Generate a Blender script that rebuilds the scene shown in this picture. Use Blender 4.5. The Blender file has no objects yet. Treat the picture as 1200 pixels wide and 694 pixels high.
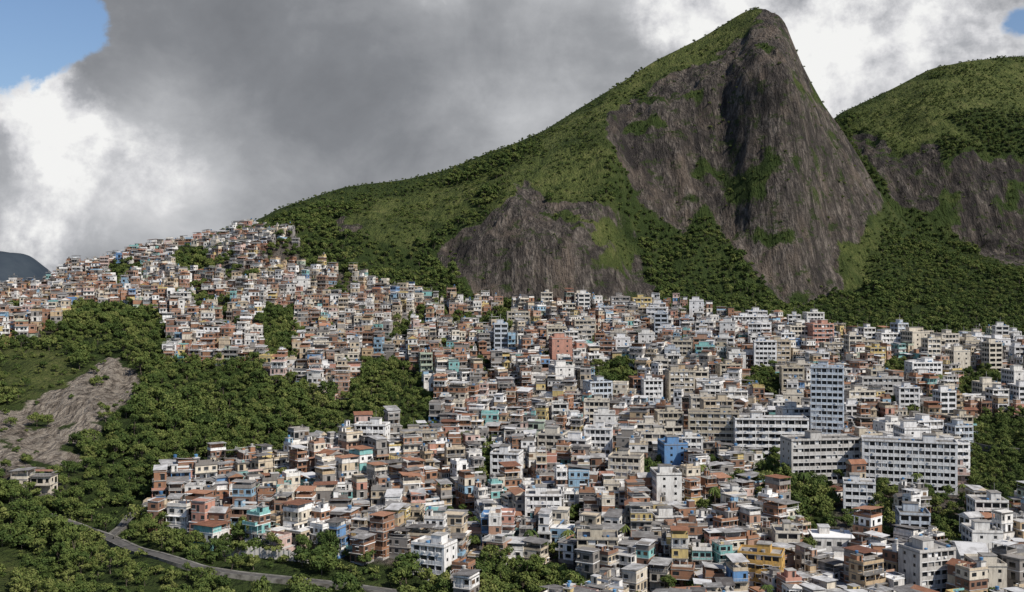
import bpy, math, random, numpy as np
from mathutils import Vector
random.seed(7)
rng=np.random.default_rng(7)
scene=bpy.context.scene
# ---------------------------------------------------------------- image projection constants
# Terrain is laid out from image coordinates, camera at (0,0,150): columns are given as
# image pixels (A = 600+1287*x/y), rows as E = 328-1287*(z-150)/y
F=1287.;CU=600.;HZ=328.;CZ=150.
# ---------------------------------------------------------------- noise
_tabs={}
def vnoise(x,y,seed=0):
    if seed not in _tabs: _tabs[seed]=np.random.default_rng(1000+seed).random((256,256))
    T=_tabs[seed]
    xi=np.floor(x).astype(int);yi=np.floor(y).astype(int)
    fx=x-xi;fy=y-yi
    fx=fx*fx*fx*(fx*(fx*6-15)+10);fy=fy*fy*fy*(fy*(fy*6-15)+10)
    a=T[xi&255,yi&255];b=T[(xi+1)&255,yi&255];c=T[xi&255,(yi+1)&255];d=T[(xi+1)&255,(yi+1)&255]
    return ((a*(1-fx)+b*fx)*(1-fy)+(c*(1-fx)+d*fx)*fy)*2-1
def fbm(x,y,o=4,seed=0):
    s=0;a=1;t=0
    for i in range(o):
        s=s+a*vnoise(x*2**i+i*17.3,y*2**i+i*9.1,seed+i);t+=a;a*=.5
    return s/t
def inpoly(u,v,poly):
    r=np.zeros(np.shape(u),bool);n=len(poly);j=n-1
    for i in range(n):
        xi,yi=poly[i];xj,yj=poly[j]
        if yi!=yj:
            c=((yi>v)!=(yj>v))&(u<(xj-xi)*(v-yi)/(yj-yi)+xi)
            r^=c
        j=i
    return r
# ---------------------------------------------------------------- terrain
cols={
-300:[(694,260),(600,330),(500,430),(430,520),(385,640),(365,760),(355,850),(348,930),(344,1000)],
0:[(694,280),(600,360),(500,450),(430,530),(380,640),(360,720),(352,770),(346,810),(341,850)],
60:[(694,290),(600,370),(500,465),(430,545),(372,660),(350,750),(340,800),(334,840),(329,880)],
100:[(694,295),(600,378),(500,470),(430,555),(372,665),(345,745),(330,800),(320,850),(313,890)],
150:[(694,300),(600,385),(500,480),(430,570),(375,670),(340,740),(318,800),(303,850),(294,900)],
240:[(694,315),(600,400),(500,500),(430,590),(370,690),(335,760),(312,820),(295,870),(281,920)],
300:[(694,320),(600,405),(500,510),(430,600),(370,700),(325,790),(293,860),(271,910),(256,950)],
330:[(694,322),(600,408),(500,512),(430,605),(375,700),(330,800),(285,870),(258,920),(240,970)],
400:[(694,330),(600,415),(500,520),(430,620),(380,710),(332,810),(285,890),(245,960),(216,1010)],
470:[(694,336),(600,419),(500,527),(430,627),(384,717),(342,805),(290,880),(240,965),(208,1045)],
520:[(694,342),(600,422),(500,532),(430,632),(386,720),(347,800),(292,870),(240,960),(198,1070)],
545:[(694,344),(600,424),(500,534),(430,635),(388,723),(350,800),(298,850),(240,935),(188,1085)],
575:[(694,347),(600,427),(500,537),(430,638),(389,724),(354,802),(295,835),(238,915),(176,1095)],
600:[(694,350),(600,430),(500,540),(430,640),(390,722),(357,803),(288,832),(228,900),(168,1100)],
640:[(694,350),(600,430),(500,540),(430,640),(390,725),(360,803),(283,834),(228,910),(150,1110)],
680:[(694,350),(600,430),(500,543),(430,643),(390,728),(360,806),(285,842),(220,930),(125,1122)],
712:[(694,350),(600,430),(500,545),(430,645),(390,730),(360,812),(284,856),(195,952),(105,1135)],
735:[(694,350),(600,430),(500,545),(430,645),(390,732),(358,822),(290,908),(180,1030),(90,1145)],
762:[(694,350),(600,430),(500,548),(430,647),(390,735),(352,835),(288,946),(150,1048),(72,1160)],
820:[(694,350),(600,430),(500,550),(430,650),(392,740),(345,862),(276,962),(118,1062),(43,1180)],
848:[(694,350),(600,430),(500,551),(430,651),(394,740),(346,864),(282,955),(106,1060),(26,1182)],
870:[(694,350),(600,430),(500,552),(430,652),(398,740),(350,862),(290,934),(90,1040),(12,1178)],
885:[(694,350),(600,430),(500,552),(430,655),(400,740),(352,860),(302,922),(74,1028),(6,1168)],
905:[(694,350),(600,430),(500,555),(430,655),(400,740),(354,860),(320,902),(80,1005),(11,1150)],
922:[(694,350),(600,430),(500,555),(430,655),(400,740),(356,862),(340,890),(90,995),(24,1130)],
936:[(694,350),(600,430),(500,555),(430,657),(400,740),(358,863),(342,892),(110,998),(66,1110)],
952:[(694,350),(600,430),(500,555),(430,657),(400,742),(358,868),(336,910),(140,1008),(97,1100)],
970:[(694,350),(600,430),(500,556),(430,658),(400,745),(356,875),(320,945),(170,1020),(128,1095)],
1010:[(694,348),(600,430),(500,556),(430,660),(402,750),(355,885),(300,965),(225,1030),(187,1090)],
1040:[(694,347),(600,430),(500,558),(430,660),(402,750),(352,890),(295,985),(260,1040),(236,1090)],
1080:[(694,345),(600,430),(500,558),(430,660),(404,750),(352,900),(312,980),(292,1040),(275,1100)],
1140:[(694,345),(600,430),(500,560),(430,662),(406,750),(355,900),(330,990),(312,1060),(300,1120)],
1200:[(694,345),(600,430),(500,560),(430,662),(406,750),(355,900),(334,1000),(322,1060),(312,1120)],
1500:[(694,345),(600,430),(500,560),(430,662),(406,750),(360,900),(340,1000),(328,1060),(320,1120)],
}
cu=np.array(sorted(cols));CV=np.array([[p[0] for p in cols[c]] for c in cu],float);CY=np.array([[p[1] for p in cols[c]] for c in cu],float)
ub=np.array([880,930,985,1010,1050,1090,1130,1170,1200,1300,1500]);vb=np.array([230,175,131,119,100,80,70,65,64,75,130])
CELL=3.0
xs=np.arange(-760,1180,CELL);ys=np.arange(110,1900,CELL)
X,Y=np.meshgrid(xs,ys)
def base_height(X,Y):
    U=np.clip(CU+F*X/Y,-300,1500)
    K=CV.shape[1]
    VK=[np.interp(U,cu,CV[:,k]) for k in range(K)]
    YK=[np.interp(U,cu,CY[:,k]) for k in range(K)]
    ZK=[CZ+(HZ-VK[k])/F*YK[k] for k in range(K)]
    Z=np.maximum(ZK[0]-(YK[0]-Y)*0.16,4.)
    for k in range(K-1):
        m=(Y>=YK[k])&(Y<YK[k+1])
        t=(Y-YK[k])/(YK[k+1]-YK[k])
        Z=np.where(m,ZK[k]+t*(ZK[k+1]-ZK[k]),Z)
    Z=np.where(Y>=YK[-1],ZK[-1]-(Y-YK[-1])*0.62,Z)
    VB=np.interp(U,ub,vb)
    yb=[1130,1250,1320,1400,1600]
    zt=CZ+(HZ-VB)/F*1600
    fade=np.clip((CU+F*X/Y-840)/80,0,1)
    zb=[CZ+12, CZ+40, CZ+(zt-CZ)*.44, CZ+(zt-CZ)*.64, zt]
    B=np.full(Z.shape,-20.)
    for k in range(4):
        m=(Y>=yb[k])&(Y<yb[k+1]);t=(Y-yb[k])/(yb[k+1]-yb[k])
        B=np.where(m,zb[k]+t*(zb[k+1]-zb[k]),B)
    B=np.where(Y>=yb[-1],zt-(Y-1600)*.7,B)
    B=B*fade-20*(1-fade)
    return np.maximum(np.maximum(Z,B),-15)
Z=base_height(X,Y)
def blur(A,s):
    r=int(3*s)+1;k=np.exp(-.5*(np.arange(-r,r+1)/s)**2);k/=k.sum()
    P=np.pad(A,((r,r),(r,r)),mode='edge')
    P=sum(k[i]*P[i:i+A.shape[0],:] for i in range(2*r+1))
    return sum(k[i]*P[:,i:i+A.shape[1]] for i in range(2*r+1))
Z=blur(Z,1.6)
def image_coords(X,Y,Z): return CU+F*X/Y, HZ-F*(Z-CZ)/Y  # projects world points to image pixel column and row
U,V=image_coords(X,Y,Z)
wu=fbm(X/40,Z/40+Y/90,4,20);wv=fbm(X/40+50,Z/40+Y/90,4,30)
Uw=U+wu*18;Vw=V+wv*18
R1=[(708,160),(714,132),(760,118),(800,90),(850,66),(878,30),(905,8),(925,18),(945,60),(975,110),(1010,165),(1046,228),(1016,252),(988,292),(968,338),(935,352),(898,338),(868,312),(850,280),(832,255),(805,275),(780,268),(748,248),(724,210),(709,180)]
R2=[(512,306),(526,285),(560,260),(590,238),(618,205),(636,222),(650,238),(690,238),(733,258),(758,305),(768,352),(742,366),(700,366),(650,362),(600,356),(545,332)]
R3=[(382,258),(420,256),(428,275),(405,296),(388,280)]
R4=[(1005,150),(1060,160),(1110,185),(1150,195),(1230,190),(1500,200),(1500,330),(1200,330),(1150,305),(1100,268),(1050,230),(1020,195)]
R5=[(-60,505),(55,462),(100,438),(150,418),(168,436),(158,470),(120,508),(82,545),(30,572),(-60,590)]
VEG=[[(872,80),(955,90),(968,114),(905,122),(864,110)],[(805,192),(850,166),(900,192),(890,222),(850,226),(818,212)],[(975,280),(1020,248),(1048,266),(1010,335),(985,340)],[(655,240),(738,256),(740,312),(700,282),(668,262)],[(880,250),(915,262),(912,284),(890,280)]]
main=(Y<1200)
patch=fbm(X/34,Z/18+Y/60,4,61)+.45*fbm(X/9,Z/7,2,65)
veg=patch>.37
for P in VEG: veg|=inpoly(U+wu*22,V+wv*22,P)&(patch>.0)
rock=((inpoly(Uw,Vw,R1)|inpoly(Uw,Vw,R2)|inpoly(Uw,Vw,R3))&main&(Y>790))|(inpoly(Uw,Vw,R4)&(Y>1130))
cliff=blur(rock.astype(float),1.5)
rock&=~veg
tan=inpoly(U+wu*12,V+wv*12,R5)&(Y<600)&(fbm(X/12,Y/16,3,66)<.38)
rock=blur(rock.astype(float),.8);tan=blur(tan.astype(float),.7)
SHADE_POLYS=[[(712,130),(745,125),(760,180),(790,235),(760,245),(725,205)],[(800,150),(845,120),(855,180),(862,280),(840,240),(808,225)],[(515,290),(545,275),(560,340),(520,320)],[(1000,150),(1500,180),(1500,330),(1150,300),(1040,220)]]  # outlines of the shaded cliff faces, painted dark into the rock
painted_shade=np.zeros(X.shape)
for P in SHADE_POLYS: painted_shade=np.maximum(painted_shade,inpoly(U+wu*20,V+wv*20,P).astype(float))
painted_shade=blur(painted_shade,3)
UP=[(-160,345),(0,343),(60,330),(110,312),(165,292),(215,284),(262,270),(300,262),(345,290),(352,326),(420,338),(480,347),(530,357),(590,364),(650,366),(700,362),(745,368),(800,364),(850,380),(900,380),(950,390),(1000,404),(1100,406),(1200,400),(1400,400),(1400,820),(545,820),(535,690),(470,664),(400,655),(330,650),(250,645),(195,636),(168,612),(178,585),(212,562),(262,556),(330,550),(400,530),(440,514),(500,514),(515,480),(490,440),(450,425),(415,440),(400,475),(365,470),(350,445),(310,455),(312,432),(250,430),(190,428),(198,400),(180,374),(105,362),(62,386),(40,402),(-160,410)]
U2=[(-60,558),(70,554),(78,572),(30,584),(-60,590)]
TREEPOLYS=[[(305,368),(346,366),(348,432),(312,436)],[(884,556),(975,556),(978,612),(930,618),(888,600)],[(1140,490),(1250,485),(1250,600),(1200,606),(1150,600),(1128,560)],
[(872,440),(918,438),(915,476),(880,476)],[(782,486),(802,484),(806,512),(786,512)],[(1036,428),(1074,428),(1076,458),(1040,455)],[(1030,484),(1095,486),(1092,502),(1034,500)],
[(198,286),(240,284),(244,322),(205,324)],[(120,312),(165,304),(170,330),(130,340)],[(560,520),(600,560),(590,590),(560,570)],[(560,655),(690,668),(680,730),(560,730)],[(752,560),(788,555),(785,580),(760,582)],
[(870,508),(892,506),(890,528),(868,528)],[(690,430),(745,430),(735,470),(700,465)],[(525,372),(600,366),(600,398),(535,392)],[(560,440),(580,440),(578,470),(562,470)],[(960,486),(990,490),(985,508),(950,506)],[(1090,596),(1135,606),(1130,645),(1085,640)],[(1010,600),(1036,596),(1036,622),(1012,622)],[(1120,440),(1150,435),(1150,470),(1125,470)],[(1150,440),(1200,430),(1200,455),(1160,460)],[(820,545),(850,548),(845,572),(822,570)],[(930,640),(960,640),(960,660),(930,660)],[(660,600),(685,600),(683,625),(662,625)],[(1000,640),(1020,640),(1020,665),(1000,665)]]
treezone=np.zeros(X.shape,bool)
for P in TREEPOLYS: treezone|=inpoly(U+wu*6,V+wv*6,P)
treezone&=(Y<900)
urban=(inpoly(U+wu*7,V+wv*7,UP)|inpoly(U,V,U2))&(Y<940)&(V>255)
urb_core=urban&~treezone
urban_f=blur(urb_core.astype(float),1.2)
Gs=[[(640,155),(700,118),(760,72),(850,20),(885,4),(905,14),(870,60),(800,92),(740,118),(712,135),(708,200),(700,235),(660,240),(640,215),(600,235),(570,250)],
[(400,260),(520,220),(600,190),(560,240),(480,290),(430,300)],
[(1000,130),(1120,75),(1250,70),(1300,130),(1200,150),(1100,140),(1150,180),(1060,168)],
[(-100,640),(60,650),(20,694),(-100,720)],[(860,85),(950,92),(960,112),(900,118),(860,110)],[(640,250),(720,255),(735,300),(690,290)],[(960,240),(1050,250),(1000,330),(975,330)],[(0,410),(70,420),(90,440),(40,470),(0,480)]]
grass=np.zeros(X.shape,bool)
for P in Gs: grass|=inpoly(U+wu*20,V+wv*20,P)
grass=blur(grass.astype(float),2.5)
ridge=np.interp(np.clip(U,-300,1500),cu,CY[:,-1])
rfade=np.where(Y<1200,np.clip((ridge-Y)/110,.12,1),np.clip(np.abs(1600-Y)/90,.15,1))
mtn=np.clip((V*-1+370)/40,0,1)*np.clip((Y-700)/120,0,1)
mtn=blur(mtn,4)
Z=Z+mtn*rfade*(16*fbm(X/150,Y/170,3,1)-17*np.abs(fbm(X/75+.4*fbm(X/50,Y/50,2,9),Y/130,3,5))+5)+ (1-mtn)*1.6*fbm(X/50,Y/50,3,8)
left=np.clip((330-U)/200,0,1)*np.clip((640-Y)/150,0,1)
Z+=left*6*fbm(X/45,Y/45,4,11)
g=fbm(X/24+fbm(X/60,Y/60,2,3)*.6,Y/110,4,40)
led=fbm(X/70,Z/24,3,55)
Z+=cliff*np.clip(rfade,.3,1)*(-13*np.abs(g)+7*led+5*fbm(X/9,Y/14,3,44)+3)
Z+=tan*(4.*fbm(X/8+Y/30,Y/40,3,47))
edge=np.minimum(np.minimum((X-xs[0])/60,(xs[-1]-X)/60),np.minimum((Y-ys[0])/30,(ys[-1]-Y)/60))
edge=np.clip(edge,0,1);Z=Z*edge-15*(1-edge)
def ground(x,y):
    fx=(np.asarray(x,float)-xs[0])/CELL;fy=(np.asarray(y,float)-ys[0])/CELL
    i=np.clip(fx.astype(int),0,len(xs)-2);j=np.clip(fy.astype(int),0,len(ys)-2)
    a=fx-i;b=fy-j
    return (Z[j,i]*(1-a)+Z[j,i+1]*a)*(1-b)+(Z[j+1,i]*(1-a)+Z[j+1,i+1]*a)*b
def sample(A,x,y):
    i=np.clip(np.round((np.asarray(x)-xs[0])/CELL).astype(int),0,len(xs)-1);j=np.clip(np.round((np.asarray(y)-ys[0])/CELL).astype(int),0,len(ys)-1)
    return A[j,i]
def locate(u,v):
    y=np.arange(180,1500,1.);x=(u-CU)/F*y
    g=ground(x,y);ray=CZ+(HZ-v)/F*y
    k=np.argmax(ray<=g)
    return float(x[k]),float(y[k]),float(g[k])
def link(o): scene.collection.objects.link(o);return o
def grid_mesh(name,X,Y,Z,attrs={}):
    ny,nx=X.shape
    co=np.stack([X,Y,Z],-1).reshape(-1,3).astype(np.float32)
    idx=np.arange(nx*ny).reshape(ny,nx)
    q=np.stack([idx[:-1,:-1],idx[:-1,1:],idx[1:,1:],idx[1:,:-1]],-1).reshape(-1,4).astype(np.int32)
    me=bpy.data.meshes.new(name);me.vertices.add(len(co));me.vertices.foreach_set('co',co.ravel())
    me.loops.add(q.size);me.loops.foreach_set('vertex_index',q.ravel())
    me.polygons.add(len(q));me.polygons.foreach_set('loop_start',np.arange(0,q.size,4,dtype=np.int32))
    me.update(calc_edges=True);me.polygons.foreach_set('use_smooth',np.ones(len(q),bool))
    for k,a in attrs.items():
        at=me.attributes.new(k,'FLOAT','POINT');at.data.foreach_set('value',a.astype(np.float32).ravel())
    return me
# ---------------------------------------------------------------- node helpers
class M:
    def __init__(s,name,world=False):
        if world: s.id=bpy.data.worlds.new(name)
        else: s.id=bpy.data.materials.new(name)
        s.id.use_nodes=True;s.t=s.id.node_tree;s.t.nodes.clear()
    def n(s,typ,props={},**inp):
        nd=s.t.nodes.new(typ)
        for k,v in props.items(): setattr(nd,k,v)
        for k,v in inp.items(): s.set(nd,k.replace('_',' '),v)
        return nd
    def set(s,nd,key,v):
        so=nd.inputs[int(key)] if str(key).isdigit() else nd.inputs[key]
        if isinstance(v,bpy.types.NodeSocket): s.t.links.new(v,so)
        else:
            if isinstance(v,(tuple,list)) and len(v)==3 and so.type=='RGBA': v=(*v,1)
            so.default_value=v
    def math(s,op,a,b=0.,clamp=False):
        nd=s.t.nodes.new('ShaderNodeMath');nd.operation=op;nd.use_clamp=clamp
        s.set(nd,'0',a);s.set(nd,'1',b);return nd.outputs[0]
    def mix(s,f,a,b,mode='MIX'):
        nd=s.t.nodes.new('ShaderNodeMix');nd.data_type='RGBA';nd.blend_type=mode
        s.set(nd,'0',f);s.set(nd,'6',a);s.set(nd,'7',b);return nd.outputs[2]
    def noise(s,vec,scale,detail=5,rough=.55,dist=0.):
        nd=s.n('ShaderNodeTexNoise',Scale=scale,Detail=detail,Roughness=rough,Distortion=dist);s.set(nd,'Vector',vec);return nd.outputs[0]
    def mapv(s,vec,sc):
        nd=s.n('ShaderNodeMapping');s.set(nd,'Vector',vec);nd.inputs['Scale'].default_value=sc;return nd.outputs[0]
    def rng(s,v,a,b,c=0.,d=1.,smooth=False):
        nd=s.n('ShaderNodeMapRange')
        if smooth: nd.interpolation_type='SMOOTHSTEP'
        for k,x in zip(('0','1','2','3','4'),(v,a,b,c,d)): s.set(nd,k,x)
        return nd.outputs[0]
    def ramp(s,f,stops,const=False):
        nd=s.t.nodes.new('ShaderNodeValToRGB');cr=nd.color_ramp
        if const: cr.interpolation='CONSTANT'
        while len(cr.elements)<len(stops): cr.elements.new(.5)
        for e,(p,c) in zip(cr.elements,stops): e.position=p;e.color=(*c,1)
        s.set(nd,'0',f);return nd.outputs[0]
    def out(s,col,rough=.85,bump=None,bd=1.,bs=.5,spec=.25,metal=0.,transl=0.):
        p=s.n('ShaderNodeBsdfPrincipled');s.set(p,'Base Color',col);s.set(p,'Roughness',rough);s.set(p,'Specular IOR Level',spec);s.set(p,'Metallic',metal)
        if bump is not None:
            b=s.n('ShaderNodeBump',Strength=bs,Distance=bd);s.set(b,'Height',bump);s.t.links.new(b.outputs[0],p.inputs['Normal'])
        o=s.t.nodes.new('ShaderNodeOutputMaterial')
        s.t.links.new(p.outputs[0],o.inputs[0]);return s.id
    def attr(s,nm): return s.n('ShaderNodeAttribute',{'attribute_name':nm}).outputs['Fac']
# ---------------------------------------------------------------- terrain material
m=M('terrain_ground');pos=m.n('ShaderNodeNewGeometry').outputs['Position']
big=m.noise(pos,.012,4,.6);med=m.noise(pos,.06,6,.65);fine=m.noise(pos,.5,4,.7)
under=m.ramp(med,[(.3,(.024,.039,.011)),(.55,(.046,.067,.019)),(.75,(.085,.098,.032))])
gr=m.ramp(m.math('ADD',m.math('MULTIPLY',med,.55),m.math('MULTIPLY',fine,.45)),[(.36,(.036,.053,.017)),(.5,(.098,.118,.034)),(.64,(.18,.178,.066))])
vcol=m.mix(m.math('MULTIPLY',m.attr('grass'),m.rng(big,.25,.45)),under,gr)
streakv=m.mapv(pos,(.16,.07,.014));st=m.noise(streakv,1.,7,.62,.4)
st2=m.noise(m.mapv(pos,(.6,.3,.03)),1.,5,.6,.2)
st3=m.noise(m.mapv(pos,(.035,.03,.02)),1.,7,.65,.5)
rk=m.ramp(st,[(.34,(.030,.027,.025)),(.45,(.074,.063,.054)),(.55,(.140,.118,.100)),(.70,(.26,.225,.19))])
rk=m.mix(m.rng(st2,.44,.60,0,.8),rk,(.050,.043,.038))
rk=m.mix(m.rng(st2,.44,.34,0,.5),rk,(.24,.205,.175))
rk=m.mix(m.rng(st3,.50,.64,0,.6),rk,(.18,.140,.108))
rk=m.mix(m.rng(st3,.46,.36,0,.7),rk,(.042,.037,.034))
rk=m.mix(m.math('MULTIPLY',m.attr('painted_shade'),m.rng(st,.68,.42,.2,.85)),rk,(.034,.030,.029))  # shade of the cliff faces put into the rock colour
rk=m.mix(m.rng(m.noise(m.mapv(pos,(.06,.06,.10)),1.,8,.78),.545,.59,0,.9),rk,(.042,.058,.020))
c=m.mix(m.rng(m.math('ADD',m.attr('rock'),m.math('MULTIPLY',m.math('SUBTRACT',fine,.5),.9)),.4,.6),vcol,rk)
tr=m.noise(m.mapv(pos,(.45,.12,.05)),1.,7,.7,.3)
tc=m.ramp(tr,[(.34,(.05,.042,.034)),(.45,(.21,.175,.14)),(.58,(.38,.33,.27)),(.68,(.15,.12,.095))])
c=m.mix(m.rng(m.math('ADD',m.attr('tan'),m.math('MULTIPLY',m.math('SUBTRACT',fine,.5),.8)),.4,.6),c,tc)
uc=m.ramp(m.noise(pos,.15,4,.6),[(.35,(.07,.055,.04)),(.5,(.15,.13,.11)),(.62,(.10,.09,.075)),(.7,(.05,.06,.03))])
c=m.mix(m.rng(m.attr('urban'),.3,.7),c,uc)
bh=m.math('ADD',m.math('MULTIPLY',st,6.),m.math('ADD',m.math('MULTIPLY',fine,1.2),m.math('MULTIPLY',st2,2.8)))
bh=m.math('ADD',bh,m.math('MULTIPLY',st3,6.))
mat_ter=m.out(c,.95,bh,2.,1.,.1)
me=grid_mesh('terrain',X,Y,Z,{'rock':rock,'urban':urban_f,'grass':grass,'tan':tan,'painted_shade':painted_shade})
me.materials.append(mat_ter);link(bpy.data.objects.new('mountain_terrain',me))
# sea
m=M('sea_water');pos=m.n('ShaderNodeNewGeometry').outputs['Position']
mat_sea=m.out((.03,.06,.075),.15,m.noise(pos,.05,5),1.,.3,.5)
me=bpy.data.meshes.new('sea');me.from_pydata([(-40000,-20000,0),(40000,-20000,0),(40000,60000,0),(-40000,60000,0)],[],[(0,1,2,3)]);me.materials.append(mat_sea)
link(bpy.data.objects.new('sea',me))
# distant hills
m=M('distant_hill');pos=m.n('ShaderNodeNewGeometry').outputs['Position']
mat_dh=m.out(m.ramp(m.noise(pos,.004,7,.65),[(.35,(.026,.036,.050)),(.65,(.048,.060,.072))]),1.,None,spec=0.)  # aerial haze is put into this bluish base colour
gx,gy=np.meshgrid(np.linspace(-3300,-900,200),np.linspace(3900,5300,80))
def bell(x0,y0,h,sx,sy): return h*np.exp(-(np.abs((gx-x0)/sx)**2.6)-((gy-y0)/sy)**2)
gz=bell(-2060,4500,285,210,420)+bell(-2500,4500,220,260,400)+bell(-1610,4600,262,60,300)*.95+14*fbm(gx/150,gy/150,5,60)-20
me=grid_mesh('distant_hill',gx,gy,gz);me.materials.append(mat_dh);link(bpy.data.objects.new('distant_hill',me))
# ---------------------------------------------------------------- trees
m=M('tree_foliage');lf=m.attr('leaf');orn=m.n('ShaderNodeObjectInfo').outputs['Random']
pos=m.n('ShaderNodeNewGeometry').outputs['Position']
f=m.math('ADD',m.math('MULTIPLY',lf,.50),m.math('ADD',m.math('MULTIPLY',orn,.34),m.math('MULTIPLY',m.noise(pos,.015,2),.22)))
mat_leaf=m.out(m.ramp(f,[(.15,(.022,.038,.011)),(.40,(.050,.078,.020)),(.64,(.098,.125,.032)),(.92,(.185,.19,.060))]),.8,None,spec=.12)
m=M('tree_bark');mat_bark=m.out(m.ramp(m.noise(m.n('ShaderNodeTexCoord').outputs['Object'],2.,3),[(.3,(.06,.045,.035)),(.7,(.16,.13,.10))]),.9)
def cone(vs,fs,mi,lv,p,q,a,b,n=6):
    p=np.array(p,float);q=np.array(q,float);d=q-p;d/=np.linalg.norm(d)
    s=np.cross(d,[.3,1,.1]);s/=np.linalg.norm(s);t=np.cross(d,s);o=len(vs)
    for c,rr in((p,a),(q,b)):
        for i in range(n):
            an=2*math.pi*i/n;vs.append(c+rr*(math.cos(an)*s+math.sin(an)*t))
    for i in range(n): fs.append((o+i,o+(i+1)%n,o+n+(i+1)%n,o+n+i));mi.append(1);lv.append(0)
def finish(name,vs,fs,mi,lv):
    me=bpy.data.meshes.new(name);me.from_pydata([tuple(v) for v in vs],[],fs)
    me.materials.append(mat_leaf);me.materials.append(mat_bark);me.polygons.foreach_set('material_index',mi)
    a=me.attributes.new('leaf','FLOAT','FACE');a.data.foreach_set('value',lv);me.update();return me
def tree_mesh(name,h,r,ncl,nleaf,ls,seed,low=.38,trunk=.42):
    R=np.random.default_rng(seed);vs=[];fs=[];mi=[];lv=[]
    top=np.array([R.normal(0,.3),R.normal(0,.3),h*trunk]);cone(vs,fs,mi,lv,(0,0,-1.5),top,h*.028,h*.018)
    cs=[]
    for i in range(ncl):
        an=2*math.pi*(i*.618+R.random()*.3);q=math.sqrt(R.random()*.95+.03);rr=r*.74*q
        z=h*(low+(.86-low)*math.sqrt(max(0,1-q*q))*R.uniform(.75,1.05)+R.uniform(-.03,.06))
        c=np.array([rr*math.cos(an),rr*math.sin(an),z]);cs.append(c)
        if i%2==0: cone(vs,fs,mi,lv,top,c,h*.014,h*.005,5)
    per=nleaf//ncl
    for c in cs:
        cr=r*R.uniform(.26,.46);br=R.random()
        d=R.normal(size=(per,3));d/=np.linalg.norm(d,axis=1)[:,None]
        d[:,2]=np.abs(d[:,2])*np.where(R.random(per)<.75,1,-.7)
        rad=cr*(1-.4*R.random(per)**2)
        P=c+d*rad[:,None]*np.array([1,1,.85])
        nn=d+R.normal(0,.5,(per,3));nn/=np.linalg.norm(nn,axis=1)[:,None]
        t=np.cross(nn,R.normal(size=(per,3)));t/=np.linalg.norm(t,axis=1)[:,None];b=np.cross(nn,t)
        s=ls*R.uniform(.6,1.2,per)[:,None]
        for k in range(per):
            o=len(vs);vs.extend([P[k]-t[k]*s[k],P[k]-b[k]*s[k]*.6,P[k]+t[k]*s[k],P[k]+b[k]*s[k]*.6])
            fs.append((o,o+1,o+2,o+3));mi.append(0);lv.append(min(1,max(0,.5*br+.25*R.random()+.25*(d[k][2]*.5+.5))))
    return finish(name,vs,fs,mi,lv)
def palm_mesh(h,seed):
    R=np.random.default_rng(seed);vs=[];fs=[];mi=[];lv=[]
    pts=[np.array([.5*(i/4)**2,0,h*i/4-1*(i==0)]) for i in range(5)]
    for i in range(4): cone(vs,fs,mi,lv,pts[i],pts[i+1],.22-.02*i,.20-.02*i,6)
    top=pts[-1]
    for k in range(15):
        an=k*2.4;el=R.uniform(.1,.9);L=R.uniform(2.4,3.2);d=np.array([math.cos(an),math.sin(an),0]);sd=np.array([-math.sin(an),math.cos(an),0])
        prev=top;
        for j in range(1,7):
            t=j/6;p=top+d*L*t*math.cos(el*.6)+np.array([0,0,L*(math.sin(el)*t-1.0*t*t)])
            for sgn in(-1,1):
                o=len(vs);w=.55*(1-.6*t);vs.extend([prev,p,p+sd*sgn*w+np.array([0,0,-.25]),prev+sd*sgn*w+np.array([0,0,-.25])]);fs.append((o,o+1,o+2,o+3));mi.append(0);lv.append(R.uniform(.3,.8))
            prev=p
    return finish('palm_mesh',vs,fs,mi,lv)
palms=[palm_mesh(8,1),palm_mesh(10,2)]
SH=[(8,4.0,12,.2),(9.5,3.8,11,.3),(7,4.4,13,.15),(9,4.8,15,.25),(8,3.2,9,.3),(6,3.8,11,.15)]
far=[tree_mesh('mountain_tree_mesh',R_h,R_r,n,360,.72,100+i,fl,.3) for i,(R_h,R_r,n,fl) in enumerate(SH)]
midt=[tree_mesh('forest_tree_mesh',R_h*1.15,R_r*1.1,n+3,900,.49,150+i,fl,.35) for i,(R_h,R_r,n,fl) in enumerate(SH)]
near=[tree_mesh('town_tree_mesh',h_,r_,n,1500,.42,200+i,fl) for i,(h_,r_,n,fl) in enumerate([(9,4.4,18,.3),(10,4.0,17,.35),(8,4.8,20,.3),(8.5,3.6,14,.35)])]
shr=[tree_mesh('shrub_mesh',2.8,2.4,7,220,.42,300+i,.15,.1) for i in range(3)]
def coll(name,meshes):
    c=bpy.data.collections.new(name)
    for i,me in enumerate(meshes): c.objects.link(bpy.data.objects.new(name+'_plant',me))
    return c
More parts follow.
